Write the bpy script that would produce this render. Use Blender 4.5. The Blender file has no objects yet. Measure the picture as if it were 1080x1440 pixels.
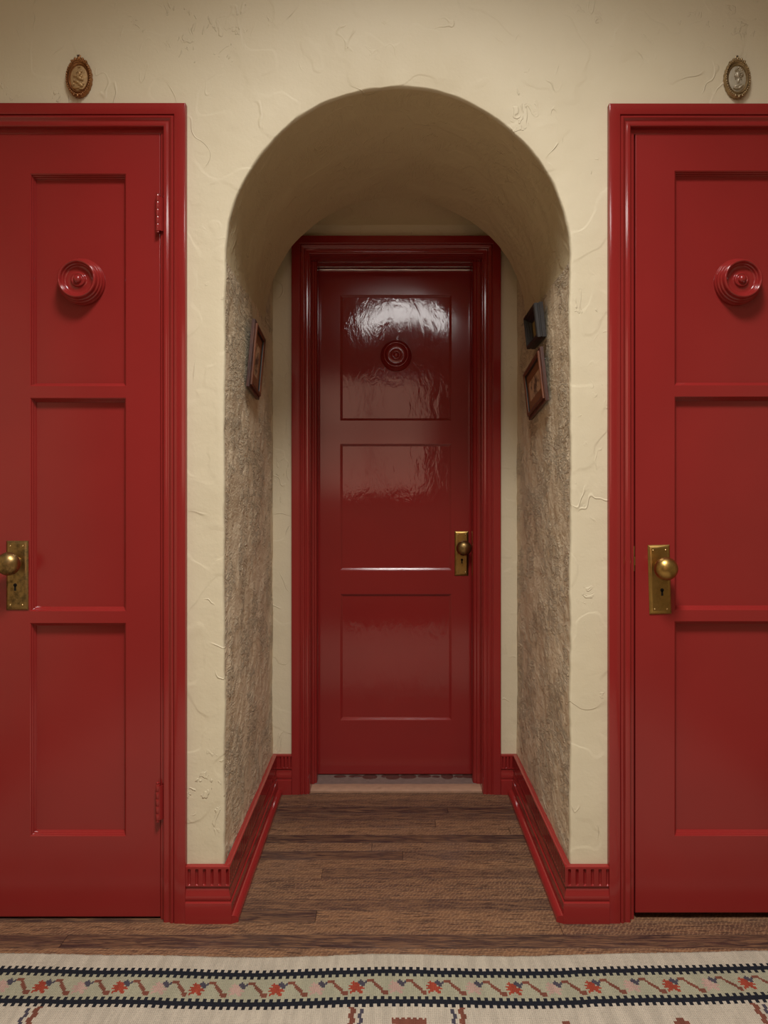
import bpy, bmesh, math, random
from mathutils import Vector, Matrix, noise as mn
random.seed(7)
PI = math.pi
SC = bpy.context.scene
COL = SC.collection

# ------------------------------------------------------------------ camera geometry
F = 1088.0; VX = 551.0; VY = 700.0; CH = 1.09; CD = 2.0     # focal px, vanishing point px, eye height, distance to front wall
def X(px, d): return (px - VX) * d / F
def Z(py, d): return CH + (VY - py) * d / F
D1 = 2.0        # wall face        y = 0
DC = 1.98       # casing face      y = -0.02
DD = 2.002      # front door face  y = 0.002
BW = 0.86       # end wall of the passage
BD = 1.03       # face of the back door

cam = bpy.data.cameras.new('camera'); co = bpy.data.objects.new('camera', cam); COL.objects.link(co)
co.location = (0, -CD, CH); co.rotation_euler = (PI/2, 0, 0)
cam.sensor_fit = 'VERTICAL'; cam.sensor_height = 36; cam.sensor_width = 27
cam.lens = F / 1440 * 36; cam.shift_x = -11/1440; cam.shift_y = -20/1440
cam.clip_start = 0.02
SC.camera = co

# ------------------------------------------------------------------ material helpers
class NT:
    def __init__(s, name):
        s.m = bpy.data.materials.new(name); s.m.use_nodes = True
        s.t = s.m.node_tree; s.n = s.t.nodes; s.l = s.t.links
        s.b = s.n['Principled BSDF']
        s.co = s.n.new('ShaderNodeTexCoord').outputs['Object']
    def link(s, a, b): s.l.new(a, b)
    def mapp(s, scale=(1,1,1), loc=(0,0,0), src=None, rot=(0,0,0)):
        m = s.n.new('ShaderNodeMapping'); m.inputs['Scale'].default_value = scale; m.inputs['Location'].default_value = loc
        m.inputs['Rotation'].default_value = rot
        s.link(src or s.co, m.inputs['Vector']); return m.outputs[0]
    def noise(s, scale, detail=2, rough=.5, src=None, dist=0, out='Fac'):
        n = s.n.new('ShaderNodeTexNoise'); n.inputs['Scale'].default_value = scale; n.inputs['Detail'].default_value = detail
        n.inputs['Roughness'].default_value = rough; n.inputs['Distortion'].default_value = dist
        s.link(src or s.co, n.inputs['Vector']); return n.outputs[out]
    def math(s, op, a, b=None, c=None, clamp=False):
        n = s.n.new('ShaderNodeMath'); n.operation = op; n.use_clamp = clamp
        for i, v in enumerate((a, b, c)):
            if v is None: continue
            if hasattr(v, 'links'): s.link(v, n.inputs[i])
            else: n.inputs[i].default_value = v
        return n.outputs[0]
    def ramp(s, f, pts):
        n = s.n.new('ShaderNodeValToRGB'); e = n.color_ramp.elements
        while len(e) < len(pts): e.new(.5)
        for q, (p, c) in zip(e, pts):
            q.position = p; q.color = (*c, 1) if len(c) == 3 else c
        s.link(f, n.inputs[0]); return n.outputs[0]
    def rng(s, f, a, b, c=0, d=1):
        n = s.n.new('ShaderNodeMapRange'); n.interpolation_type = 'SMOOTHSTEP'
        for i, v in zip((1, 2, 3, 4), (a, b, c, d)): n.inputs[i].default_value = v
        s.link(f, n.inputs[0]); return n.outputs[0]
    def mix(s, f, a, b, mode='MIX'):
        n = s.n.new('ShaderNodeMix'); n.data_type = 'RGBA'; n.blend_type = mode
        for i, v in ((0, f), (6, a), (7, b)):
            if hasattr(v, 'links'): s.link(v, n.inputs[i])
            elif i == 0: n.inputs[0].default_value = v
            else: n.inputs[i].default_value = (*v, 1)
        return n.outputs[2]
    def bump(s, h, dist, strength=1, prev=None):
        n = s.n.new('ShaderNodeBump'); n.inputs['Distance'].default_value = dist; n.inputs['Strength'].default_value = strength
        s.link(h, n.inputs['Height'])
        if prev: s.link(prev, n.inputs['Normal'])
        return n.outputs[0]
    def done(s, col=None, rough=None, nrm=None, **kw):
        for key, v in (('Base Color', col), ('Roughness', rough), ('Normal', nrm)):
            if v is None: continue
            if hasattr(v, 'links'): s.link(v, s.b.inputs[key])
            elif key == 'Base Color': s.b.inputs[key].default_value = (*v, 1)
            else: s.b.inputs[key].default_value = v
        for k, v in kw.items(): s.b.inputs[k.replace('_', ' ')].default_value = v
        return s.m

def plaster(name, rough_amt=0.0, base=(.63,.555,.395)):
    t = NT(name)
    warp = t.noise(5, 2, src=t.co, out='Color')
    vm = t.n.new('ShaderNodeVectorMath'); vm.operation = 'SCALE'; vm.inputs['Scale'].default_value = .09
    t.link(warp, vm.inputs[0])
    va = t.n.new('ShaderNodeVectorMath'); va.operation = 'ADD'; t.link(t.co, va.inputs[0]); t.link(vm.outputs[0], va.inputs[1])
    w = va.outputs[0]
    # hand trowel ridges: thin iso lines of a warped noise, present only in patches
    a = t.noise(7.5, 1.5, .45, src=w)
    r1 = t.rng(t.math('ABSOLUTE', t.math('SUBTRACT', a, .5)), .0, .012, 1, 0)
    patch = t.rng(t.noise(6.0, 2, src=t.mapp(loc=(3, 1, 7))), .56, .68)
    b = t.noise(13, 1.5, .5, src=t.mapp((1, 1, .55), (9, 2, 4), src=w, rot=(0, .5, 0)))
    r2 = t.rng(t.math('ABSOLUTE', t.math('SUBTRACT', b, .47)), .0, .013, 1, 0)
    patch2 = t.rng(t.noise(9.0, 2, src=t.mapp(loc=(13, 5, 2))), .55, .68)
    patch = t.math('MULTIPLY', patch, t.rng(t.noise(15, 2, src=t.mapp(loc=(1, 8, 3))), .42, .56))
    ridges = t.math('ADD', t.math('MULTIPLY', r1, patch), t.math('MULTIPLY', t.math('MULTIPLY', r2, patch2), .8))
    plates = t.rng(a, .48, .52)                      # one skim coat overlapping another
    broad = t.noise(3.2, 3, .45)
    mid = t.noise(22, 3, .5)
    fine = t.noise(120, 3, .6)
    h = t.math('ADD', t.math('MULTIPLY', ridges, .34), t.math('MULTIPLY', broad, 2.2))
    h = t.math('ADD', h, t.math('MULTIPLY', plates, .16))
    h = t.math('ADD', h, t.math('MULTIPLY', mid, .30 + .5*rough_amt))
    h = t.math('ADD', h, t.math('MULTIPLY', fine, .10 + .16*rough_amt))
    # small chips and trowel drags
    ch = t.noise(30, 3, .6, src=t.mapp((1, 1, .7), (4, 4, 1), src=w, rot=(0, .7, 0)), dist=.8)
    ch1 = t.rng(ch, .60, .64)
    msk0 = t.rng(t.noise(5.5, 2, src=t.mapp(loc=(7, 3, 9))), .54, .66)
    h = t.math('ADD', h, t.math('MULTIPLY', t.math('MULTIPLY', ch1, msk0), .30))
    if rough_amt:
        c = t.noise(48, 4, .62, src=t.mapp((1, .28, .85), src=w, rot=(.25, 0, 0)), dist=1.0)
        r3 = t.rng(c, .48, .58)
        c2 = t.noise(75, 3, .6, src=t.mapp((1, .28, .8), src=w, rot=(-.25, 0, 0)), dist=.8)
        r4 = t.rng(t.math('ABSOLUTE', t.math('SUBTRACT', c2, .5)), 0, .05, 1, 0)
        msk = t.rng(t.noise(8, 3), .40, .58, .12, 1)
        h = t.math('ADD', h, t.math('MULTIPLY', t.math('MULTIPLY', r3, msk), .85*rough_amt))
        h = t.math('ADD', h, t.math('MULTIPLY', t.math('MULTIPLY', r4, msk), .55*rough_amt))
    n = t.bump(h, .0044 + .0018*rough_amt)
    col = t.mix(t.math('MULTIPLY', t.rng(t.noise(4, 4), .35, .7), .35), base, (base[0]*.93, base[1]*.91, base[2]*.86))
    return t.done(col, .58, n, Specular_IOR_Level=.35)

def red_paint(name, rough=.2, wav=.00025, streak=1.0, iso=False, base=(.255,.019,.0175)):
    t = NT(name)
    s1 = t.noise(22 if iso else 14, 3, .55, src=t.mapp((1.3, 1, .55) if iso else (1.6, 1, .18)), dist=.8 if iso else 0)
    s2 = t.noise(60, 2, .5, src=t.mapp((1, 1, .3 if iso else .12)))
    s3 = t.noise(5, 2, .5, src=t.mapp((1, 1, .6)))
    h = t.math('ADD', t.math('MULTIPLY', s1, streak), t.math('MULTIPLY', s2, .22*streak))
    h = t.math('ADD', h, t.math('MULTIPLY', s3, 1.2))
    dust = t.noise(230, 2)
    n = t.bump(h, wav*6, .55)
    n = t.bump(dust, .00005, .6, n)
    r = t.math('ADD', t.math('MULTIPLY', t.noise(6, 3), .10), rough - .05)
    col = t.mix(t.rng(t.noise(3.5, 2), .3, .7), base, (base[0]*.93, base[1]*.94, base[2]*.94))
    return t.done(col, r, n, IOR=1.5, Coat_Weight=0.0)

def brass(name, base=(.40,.245,.075), dark=(.13,.072,.022), rough=.34, amt=.5):
    t = NT(name)
    f = t.rng(t.noise(55, 5, .65), .42, .66)
    f = t.math('MULTIPLY', f, amt)
    col = t.mix(f, base, dark)
    r = t.math('ADD', t.math('MULTIPLY', f, .3), rough)
    n = t.bump(t.noise(300, 3), .00012, .4)
    return t.done(col, r, n, Metallic=1.0)

def plain(name, col, rough=.5, metal=0.0, bump=0, bs=80, var=.15, vs=20):
    t = NT(name)
    c = t.mix(t.noise(vs, 4, .6), tuple(v*(1-var) for v in col), tuple(min(1, v*(1+var)) for v in col))
    n = t.bump(t.noise(bs, 3), bump) if bump else None
    return t.done(c, rough, n, Metallic=metal)

def wood_floor():
    t = NT('oak_strip_floor')
    sep = t.n.new('ShaderNodeSeparateXYZ'); t.link(t.co, sep.inputs[0])
    W = .0572
    row = t.math('FLOOR', t.math('DIVIDE', t.math('ADD', sep.outputs[1], .013), W))
    frac = t.math('FRACT', t.math('DIVIDE', t.math('ADD', sep.outputs[1], .013), W))
    wn = t.n.new('ShaderNodeTexWhiteNoise'); wn.noise_dimensions = '1D'; t.link(row, wn.inputs['W'])
    rr = wn.outputs['Value']
    # butt joints: board index along x, shifted per row
    xs = t.math('ADD', t.math('DIVIDE', sep.outputs[0], 2.6), t.math('MULTIPLY', rr, 17.3))
    bi = t.math('FLOOR', xs); bf = t.math('FRACT', xs)
    wn2 = t.n.new('ShaderNodeTexWhiteNoise'); wn2.noise_dimensions = '2D'
    cb = t.n.new('ShaderNodeCombineXYZ'); t.link(row, cb.inputs[0]); t.link(bi, cb.inputs[1]); t.link(cb.outputs[0], wn2.inputs['Vector'])
    rb = wn2.outputs['Value']
    # grain coordinates offset per board
    off = t.n.new('ShaderNodeCombineXYZ'); t.link(t.math('MULTIPLY', rb, 31), off.inputs[0]); t.link(t.math('MULTIPLY', rb, 7), off.inputs[2])
    va = t.n.new('ShaderNodeVectorMath'); va.operation = 'ADD'; t.link(t.co, va.inputs[0]); t.link(off.outputs[0], va.inputs[1])
    g = t.noise(60, 5, .65, src=t.mapp((.16, 1.6, 1), src=va.outputs[0]), dist=.7)
    g2 = t.noise(20, 4, .6, src=t.mapp((.2, 1.8, 1), src=va.outputs[0]), dist=1.5)
    pores = t.rng(t.noise(190, 3, .6, src=t.mapp((.14, 1.5, 1), src=va.outputs[0])), .36, .50, 1, 0)
    # medullary ray flecks of quarter sawn oak on some boards
    fl = t.n.new('ShaderNodeTexWave'); fl.wave_type = 'BANDS'; fl.bands_direction = 'X'
    fl.inputs['Scale'].default_value = 32; fl.inputs['Distortion'].default_value = 7; fl.inputs['Detail'].default_value = 3
    fl.inputs['Detail Scale'].default_value = 2.2; t.link(t.mapp((1, 1.1, 1), src=va.outputs[0], rot=(0, 0, .5)), fl.inputs['Vector'])
    flm = t.math('MULTIPLY', t.rng(fl.outputs[0], .55, .9), t.rng(rb, .35, .75))
    base = t.ramp(t.math('ADD', t.math('MULTIPLY', rb, .60), t.math('MULTIPLY', g2, .40)),
                  [(.22, (.028,.014,.014)), (.44, (.056,.028,.022)), (.64, (.095,.047,.030)), (.9, (.18,.09,.047))])
    c = t.mix(t.rng(g, .38, .66), base, (.27,.135,.062), 'MIX')
    c = t.mix(.5, base, c)
    c = t.mix(t.math('MULTIPLY', flm, .5), c, (.30,.17,.09))
    c = t.mix(t.math('MULTIPLY', pores, .72), c, (.022,.011,.009))
    ed = t.math('ABSOLUTE', t.math('SUBTRACT', frac, .5))
    gap = t.rng(ed, .484, .499)
    ej = t.math('ABSOLUTE', t.math('SUBTRACT', bf, .5))
    gapx = t.rng(ej, .4994, .49985)
    gp = t.math('MAXIMUM', gap, gapx)
    c = t.mix(t.math('MULTIPLY', gp, .6), c, (.014,.008,.006))
    # worn, dusty patch
    wear = t.rng(t.noise(3.0, 4, .6, src=t.mapp(loc=(2.2, .4, 0))), .52, .75)
    c = t.mix(t.math('MULTIPLY', wear, .25), c, (.14,.092,.078))
    h = t.math('SUBTRACT', t.math('MULTIPLY', g, .35), t.math('ADD', t.math('MULTIPLY', pores, .5), t.math('MULTIPLY', gp, 1.5)))
    n = t.bump(h, .0006)
    r = t.math('ADD', .30, t.math('MULTIPLY', g, .28))
    return t.done(c, r, n, Specular_IOR_Level=.4)

def weave(name, col, var=.12, stripes=True):
    t = NT(name)
    c = t.noise(9, 3, .6, src=t.mapp((4.5, .6, 1)))
    f = t.noise(260, 2, .6)
    cc = t.mix(t.rng(c, .35, .65), tuple(v*(1-var) for v in col), tuple(v*(1+var*.6) for v in col))
    cc = t.mix(t.math('MULTIPLY', t.rng(f, .30, .48, 1, 0), .35), cc, tuple(v*.5 for v in col))
    wx = t.n.new('ShaderNodeTexWave'); wx.bands_direction = 'X'; wx.inputs['Scale'].default_value = 75; wx.inputs['Distortion'].default_value = 1.2
    t.link(t.co, wx.inputs['Vector'])
    wy = t.n.new('ShaderNodeTexWave'); wy.bands_direction = 'Y'; wy.inputs['Scale'].default_value = 95; wy.inputs['Distortion'].default_value = 1.2
    t.link(t.co, wy.inputs['Vector'])
    h = t.math('ADD', t.math('MULTIPLY', wx.outputs[0], wy.outputs[0]), t.math('MULTIPLY', f, .8))
    n = t.bump(h, .0011)
    return t.done(cc, .92, n, Specular_IOR_Level=.1)

def frame_wood(name, a, b, rough=.35, vert=True):
    t = NT(name)
    s = (1, 1, .08) if vert else (1, .08, 1)
    g = t.noise(150, 4, .6, src=t.mapp(s))
    c = t.mix(t.rng(g, .35, .65), a, b)
    return t.done(c, rough, t.bump(g, .0004))

def etching(name):
    t = NT(name)
    n1 = t.noise(46, 4, .65, dist=.6)
    sep = t.n.new('ShaderNodeSeparateXYZ'); t.link(t.co, sep.inputs[0])
    # ink gathers in the middle of the sheet (object coords: x across, z up)
    dx = t.math('MULTIPLY', sep.outputs[0], 19); dz = t.math('MULTIPLY', t.math('ADD', sep.outputs[2], .008), 18)
    rad = t.math('SQRT', t.math('ADD', t.math('MULTIPLY', dx, dx), t.math('MULTIPLY', dz, dz)))
    k = t.math('SUBTRACT', n1, t.math('MULTIPLY', rad, .17))
    ink = t.rng(k, .35, .46)
    c = t.mix(t.math('MULTIPLY', ink, .85), (.52,.32,.19), (.035,.016,.012))
    return t.done(c, .5)

M = {}
M['plaster'] = plaster('cream_trowelled_plaster')
M['plaster_rough'] = plaster('cream_rough_plaster', 1.0, (.74,.61,.43))
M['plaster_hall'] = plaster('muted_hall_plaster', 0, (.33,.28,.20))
M['ceiling_white'] = plain('ivory_ceiling_paint', (.50,.45,.37), .7, 0, .0004, 40, .03)
M['plaster_vault'] = plaster('bounce_tinted_vault_plaster', .12, (.60,.50,.315))  # warmer copy of the wall plaster: bounced light put into the vault colour
M['red'] = red_paint('red_gloss_paint', .22, .00006, .6)
M['red_old'] = red_paint('red_gloss_paint_aged', .12, .00005, .5)
M['red_panel'] = red_paint('red_gloss_paint_brushed', .07, .00021, .8, True)
M['red_trim'] = red_paint('red_gloss_trim_paint', .13, .00004, .5)
M['brass'] = brass('aged_brass', amt=.35)
M['brass_worn'] = brass('worn_mottled_brass', (.34,.22,.085), (.10,.065,.025), .36, .8)
M['black'] = plain('black_void', (.004,.003,.003), .8)
M['floor'] = wood_floor()
M['cream'] = weave('cream_kilim_wool', (.40,.345,.27))
M['sage'] = weave('sage_kilim_wool', (.285,.265,.185), .08)
M['ink'] = weave('black_kilim_wool', (.012,.013,.018), .1)
M['rust'] = weave('rust_red_kilim_wool', (.26,.045,.025), .15)
M['brown'] = weave('brown_kilim_wool', (.15,.052,.034), .15)
M['pink'] = weave('faded_pink_kilim_wool', (.36,.235,.19), .1)
M['slate'] = weave('slate_kilim_wool', (.055,.048,.062), .1)
M['mahog'] = frame_wood('mahogany_frame', (.030,.010,.008), (.085,.028,.016))
M['mahog_h'] = frame_wood('mahogany_frame_front', (.07,.022,.012), (.17,.06,.028))
M['ebony'] = frame_wood('ebonised_frame', (.006,.005,.005), (.020,.015,.013), .5)
M['mat'] = plain('brown_mount', (.22,.085,.035), .6)
M['print'] = etching('sepia_etching')
M['gilt'] = plain('dulled_silver_gilt', (.42,.36,.26), .4, .45, .0008, 160, .55, 260)
M['bronze'] = plain('antique_bronze_gilt', (.33,.155,.06), .34, .8, .0005, 160, .7, 130)
M['bronze_field'] = plain('bronze_gilt_field', (.46,.30,.14), .5, .5, .0006, 120, .45, 90)
M['antique'] = plain('antique_gold_frame', (.36,.26,.14), .38, .8, .0005, 160, .7, 140)
M['silver_field'] = plain('pale_pewter_field', (.44,.39,.29), .5, .3, .0004, 120, .3, 90)
M['steel'] = plain('dark_steel', (.2,.2,.2), .3, 1)
M['strip'] = plain('grey_metal_strip', (.90,.89,.87), .12, 1.0, .0003, 60, .25, 30)
M['screw'] = plain('bright_brass_screw', (.75,.55,.26), .22, 1, 0)
M['sill'] = plain('worn_pine_sill', (.36,.21,.135), .6, 0, .0006, 90, .3, 40)
M['stone'] = plain('grey_mortar', (.17,.115,.095), .7, 0, .001, 120, .35, 60)
M['pebble'] = plain('dark_red_pebble', (.075,.030,.024), .35, 0, 0, 80, .5, 40)
M['yellow'] = plain('yellowed_picture', (.32,.22,.08), .6)

# ------------------------------------------------------------------ mesh helpers
def obj(name, bm, mat, parent=None, smooth=True, auto=35):
    me = bpy.data.meshes.new(name)
    bm.normal_update()
    bm.to_mesh(me); bm.free()
    for m in (mat if isinstance(mat, (list, tuple)) else [mat]): me.materials.append(m)
    if smooth:
        for p in me.polygons: p.use_smooth = True
        if auto:
            try: me.set_sharp_from_angle(angle=math.radians(auto))
            except Exception: pass
    o = bpy.data.objects.new(name, me); COL.objects.link(o)
    if parent: o.parent = parent
    return o
def thing(name, loc=(0,0,0), rot=(0,0,0)):
    o = bpy.data.objects.new(name, None); COL.objects.link(o); o.location = loc; o.rotation_euler = rot
    o.empty_display_size = .05
    return o
def tag(o, label=None, cat=None, kind=None, group=None):
    if label: o['label'] = label
    if cat: o['category'] = cat
    if kind: o['kind'] = kind
    if group: o['group'] = group
    return o
def quad(bm, a, b, c, d, mi=0):
    f = bm.faces.new([bm.verts.new(v) for v in (a, b, c, d)]); f.material_index = mi; return f
def box(bm, x0, x1, y0, y1, z0, z1, bev=0):
    g = bmesh.ops.create_cube(bm, size=1)
    vs = g['verts']
    bmesh.ops.scale(bm, vec=(x1-x0, y1-y0, z1-z0), verts=vs)
    bmesh.ops.translate(bm, vec=((x0+x1)/2, (y0+y1)/2, (z0+z1)/2), verts=vs)
    if bev:
        es = list({e for v in vs for e in v.link_edges})
        bmesh.ops.bevel(bm, geom=es, offset=bev, segments=2, affect='EDGES', profile=.5)
def grid(bm, rows, closed=False, mi=0, flip=False):
    """rows: list of lists of coords -> quads"""
    vs = [[bm.verts.new(p) for p in r] for r in rows]
    n = len(vs[0])
    for i in range(len(vs)-1):
        for j in range(n if closed else n-1):
            k = (j+1) % n
            q = [vs[i][j], vs[i][k], vs[i+1][k], vs[i+1][j]]
            if flip: q.reverse()
            try: bm.faces.new(q).material_index = mi
            except ValueError: pass
    return vs
def lathe(bm, prof, cx, cy, cz, seg=64, sx=1, sz=1, axis='-y', mi=0):
    """prof: (r, n) ; n measured toward the viewer (-y) from cy"""
    rows = []
    for r, n in prof:
        rr = max(r, 1e-5)
        if axis == '-y': rows.append([(cx + rr*sx*math.cos(2*PI*k/seg), cy - n, cz + rr*sz*math.sin(2*PI*k/seg)) for k in range(seg)])
        elif axis == 'z': rows.append([(cx + rr*math.cos(2*PI*k/seg), cy + rr*math.sin(2*PI*k/seg), cz + n) for k in range(seg)])
    grid(bm, rows, True, mi, flip=False)
    bmesh.ops.remove_doubles(bm, verts=bm.verts, dist=2e-5)
def blob(bm, c, r, seg=16, rot=None, mi=0):
    g = bmesh.ops.create_uvsphere(bm, u_segments=seg, v_segments=max(6, seg//2), radius=1)
    m = Matrix.Translation(c) @ (rot.to_4x4() if rot else Matrix()) @ Matrix.Diagonal((*r, 1))
    bmesh.ops.transform(bm, matrix=m, verts=g['verts'])
    for v in g['verts']:
        for f in v.link_faces: f.material_index = mi
def tube(bm, pts, r, seg=10):
    rows = []
    for i, p in enumerate(pts):
        a = Vector(pts[max(i-1, 0)]); b = Vector(pts[min(i+1, len(pts)-1)])
        d = (b-a).normalized(); u = d.orthogonal().normalized(); w = d.cross(u)
        rows.append([tuple(Vector(p) + (u*math.cos(2*PI*k/seg) + w*math.sin(2*PI*k/seg))*r) for k in range(seg)])
    vs = grid(bm, rows, True)
    bm.faces.new(vs[0][::-1]); bm.faces.new(vs[-1])
def recalc(bm): bmesh.ops.recalc_face_normals(bm, faces=bm.faces)
def lerp(a, b, t): return a + (b-a)*t

# ------------------------------------------------------------------ passage and front wall
XL, XR = -.432, .461              # passage sides at the front
XLb, XRb = -.440, .4627           # at the end wall
ZS = CH + (VY-366)/544.0 * 1.0    # springing height
CXA = (XL+XR)/2; RA = (XR-XL)/2
YA = .685                         # where the vault stops
CXB = (-.4415+.4635)/2; RB = (.4635+.4415)/2
ZTB = CH + 422*(CD+YA)/F          # crown at the inner end
NJ, NARC = 170, 96
def path_front(e=0.0):
    pts = []
    for i in range(NJ): pts.append((XL - e, ZS*i/NJ))
    for i in range(NARC+1):
        a = PI - PI*i/NARC
        pts.append((CXA + (RA+e)*math.cos(a), ZS + (RA+e)*math.sin(a)))
    for i in range(NJ-1, -1, -1): pts.append((XR + e, ZS*i/NJ))
    return pts
def path_back(y):
    """profile at depth y"""
    t = min(y/YA, 1); 
    tl = y/BW
    xl = lerp(XL, XLb, tl); xr = lerp(XR, XRb, tl)
    cx = (xl+xr)/2; r = (xr-xl)/2
    zc = lerp(ZS+RA, ZTB, t)
    pts = []
    for i in range(NJ): pts.append((xl, ZS*i/NJ))
    for i in range(NARC+1):
        a = PI - PI*i/NARC
        pts.append((cx + r*math.cos(a), ZS + (zc-ZS)*math.sin(a)))
    for i in range(NJ-1, -1, -1): pts.append((xr, ZS*i/NJ))
    return pts
def jit(x, y, z, amp, s):
    return mn.noise(Vector((x*s, y*s, z*s)))*amp
def outward(i):
    if i < NJ: return (-1, 0)
    if i > NJ+NARC: return (1, 0)
    a = PI - PI*(i-NJ)/NARC
    return (math.cos(a), math.sin(a))
ys = [0.011 + .0]
while ys[-1] < YA-.012: ys.append(ys[-1]+.012)
ys[-1] = YA
def tunnel_pt(i, y, P):
    x, z = P[i]; ox, oz = outward(i)
    k = jit(x, y, z, .004, 6) + jit(x+5, y, z, .0016, 28)
    return (x + ox*k, y, z + oz*k)
rows = []
for y in ys:
    P = path_back(y); rows.append([tunnel_pt(i, y, P) for i in range(len(P))])
RF = .0055
# rounded plaster arris between passage and wall face
arris = []
for j in range(5):
    th = PI/2*j/5
    e = RF*(1-math.cos(th)) if False else RF*(1-math.sin(PI/2-th))
    yy = .011*(1-math.sin(th)) if False else .011*math.cos(PI/2-th)
    arris.append((e, yy))
arris = [(RF*(1-math.cos(PI/2*j/5)), .011*(1-math.sin(PI/2*j/5))) for j in range(6)]   # from (0,.011) to (RF,0)
arows = []
for e, yy in arris:
    P = path_front(0)
    base = path_back(.011)
    r = []
    for i in range(len(P)):
        ox, oz = outward(i)
        x, y0, z = tunnel_pt(i, .011, base)
        q = jit(x, 3, z, .0026, 17) + jit(x, 9, z, .0014, 55)
        t = e/RF
        r.append((x + ox*(e + q*t), yy, z + oz*(e + q*t)))
    arows.append(r)
# front wall
ZTOP = 3.40
xl_e, xr_e = -.560, .585
bm = bmesh.new()
P0 = arows[-1]
outer = []
for i, (x, y, z) in enumerate(P0):
    if i < NJ: outer.append((xl_e, 0, z))
    elif i > NJ+NARC: outer.append((xr_e, 0, z))
    else:
        a = PI - PI*(i-NJ)/NARC; c, s = math.cos(a), math.sin(a)
        tx = ((xr_e-CXA)/c if c > 1e-6 else (xl_e-CXA)/c if c < -1e-6 else 1e9)
        tz = (ZTOP-ZS)/s if s > 1e-6 else 1e9
        tt = min(tx, tz); outer.append((CXA+c*tt, 0, ZS+s*tt))
mid1 = [tuple(Vector(a).lerp(Vector(b), .12)) for a, b in zip(P0, outer)]
mid2 = [tuple(Vector(a).lerp(Vector(b), .5)) for a, b in zip(P0, outer)]
grid(bm, arows + [mid1, mid2, outer])
# corner fills between radial fan and rectangle
def corner(sx):
    pts = [p for i, p in enumerate(outer) if NJ <= i <= NJ+NARC]
    cx = xl_e if sx < 0 else xr_e
    side = [p for p in pts if abs(p[0]-cx) < 1e-6]; top = [p for p in pts if abs(p[2]-ZTOP) < 1e-6]
    a = max(side, key=lambda p: p[2]); b = (min if sx < 0 else max)(top, key=lambda p: p[0])
    bm.faces.new([bm.verts.new(v) for v in (a, (cx, 0, ZTOP), b)])
corner(-1); corner(1)
RX = 1.75
zdo = 2.075
for x0, x1, z0, z1 in ((-1.075, xl_e, zdo, ZTOP), (-RX, -1.075, 0, ZTOP), (xr_e, 1.185, zdo, ZTOP), (1.185, RX, 0, ZTOP)):
    quad(bm, (x0,0,z0), (x1,0,z0), (x1,0,z1), (x0,0,z1))
bmesh.ops.remove_doubles(bm, verts=bm.verts, dist=1e-5); recalc(bm)
tag(obj('wall_front', bm, M['plaster'], auto=50), 'cream hand-trowelled plaster wall around the arched opening', 'wall', 'structure')
# passage side walls
def side(name, idx, sgn, lab):
    bm = bmesh.new()
    seg = [[r[i] for i in idx] for r in rows]
    last = []
    yy = YA
    while yy < BW - .02:
        yy += .02; P = path_back(min(yy, BW)); seg.append([tunnel_pt(i, min(yy, BW), P) for i in idx])
    yy = BW; P = path_back(BW); seg.append([tunnel_pt(i, BW, P) for i in idx])
    grid(bm, seg)
    # upper part beyond the vault
    xa = lerp(XL, XLb, YA/BW) if sgn < 0 else lerp(XR, XRb, YA/BW); xb = XLb if sgn < 0 else XRb
    zt = ZS if True else 0
    n = 12
    up = []
    for j in range(n+1):
        z = lerp(ZS, 2.2, j/n)
        up.append([(lerp(xa, xb, k/8), lerp(YA, BW, k/8), z) for k in range(9)])
    grid(bm, up)
    recalc(bm)
    return tag(obj(name, bm, M['plaster_rough'], auto=0), lab, 'wall', 'structure')
side('wall_left', range(0, NJ+1), -1, 'rough cream plaster left side of the arched passage')
side('wall_right', range(NJ+NARC, len(rows[0])), 1, 'rough cream plaster right side of the arched passage')
bm = bmesh.new()
vi = range(NJ, NJ+NARC+1)
grid(bm, [[r[i] for i in vi] for r in rows])
# end face of the vault (spandrel) towards the back wall
e0 = [rows[-1][i] for i in vi]
e1 = []
for i in vi:
    a = PI - PI*(i-NJ)/NARC; c, s = math.cos(a), math.sin(a)
    x, y, z = rows[-1][i]
    e1.append((x, YA+.001, 2.2))
grid(bm, [e0, e1]); recalc(bm)
tag(obj('ceiling', bm, M['plaster_vault'], auto=50), 'barrel-vaulted cream plaster soffit of the arch', 'ceiling', 'structure')
bm = bmesh.new()
quad(bm, (-.46, YA, ZTB+.006), (.48, YA, ZTB+.006), (.48, BW+.01, 2.096), (-.46, BW+.01, 2.096))
tag(obj('ceiling_inner', bm, M['plaster_vault']), 'small sloping plaster soffit just above the back door', 'ceiling', 'structure')
bm = bmesh.new()
# end wall: either side of casing and above it
bx0, bx1, bzt = -.330, .362, 2.01
for x0, x1, z0, z1 in ((-.47, bx0, 0, 2.12), (bx1, .49, 0, 2.12), (bx0, bx1, bzt, 2.12)):
    n = 24
    grid(bm, [[(lerp(x0, x1, k/4), BW + jit(lerp(x0,x1,k/4), 0, lerp(z0,z1,j/n), .002, 7), lerp(z0, z1, j/n)) for k in range(5)] for j in range(n+1)])
recalc(bm)
tag(obj('wall_back', bm, M['plaster']), 'smooth cream end wall of the passage around the back door', 'wall', 'structure')

# floor
bm = bmesh.new(); quad(bm, (-3.2, -3.6, 0), (RX, -3.6, 0), (RX, 1.2, 0), (-3.2, 1.2, 0))
tag(obj('floor', bm, M['floor']), 'dark stained oak strip floor', 'floor', 'structure')
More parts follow.
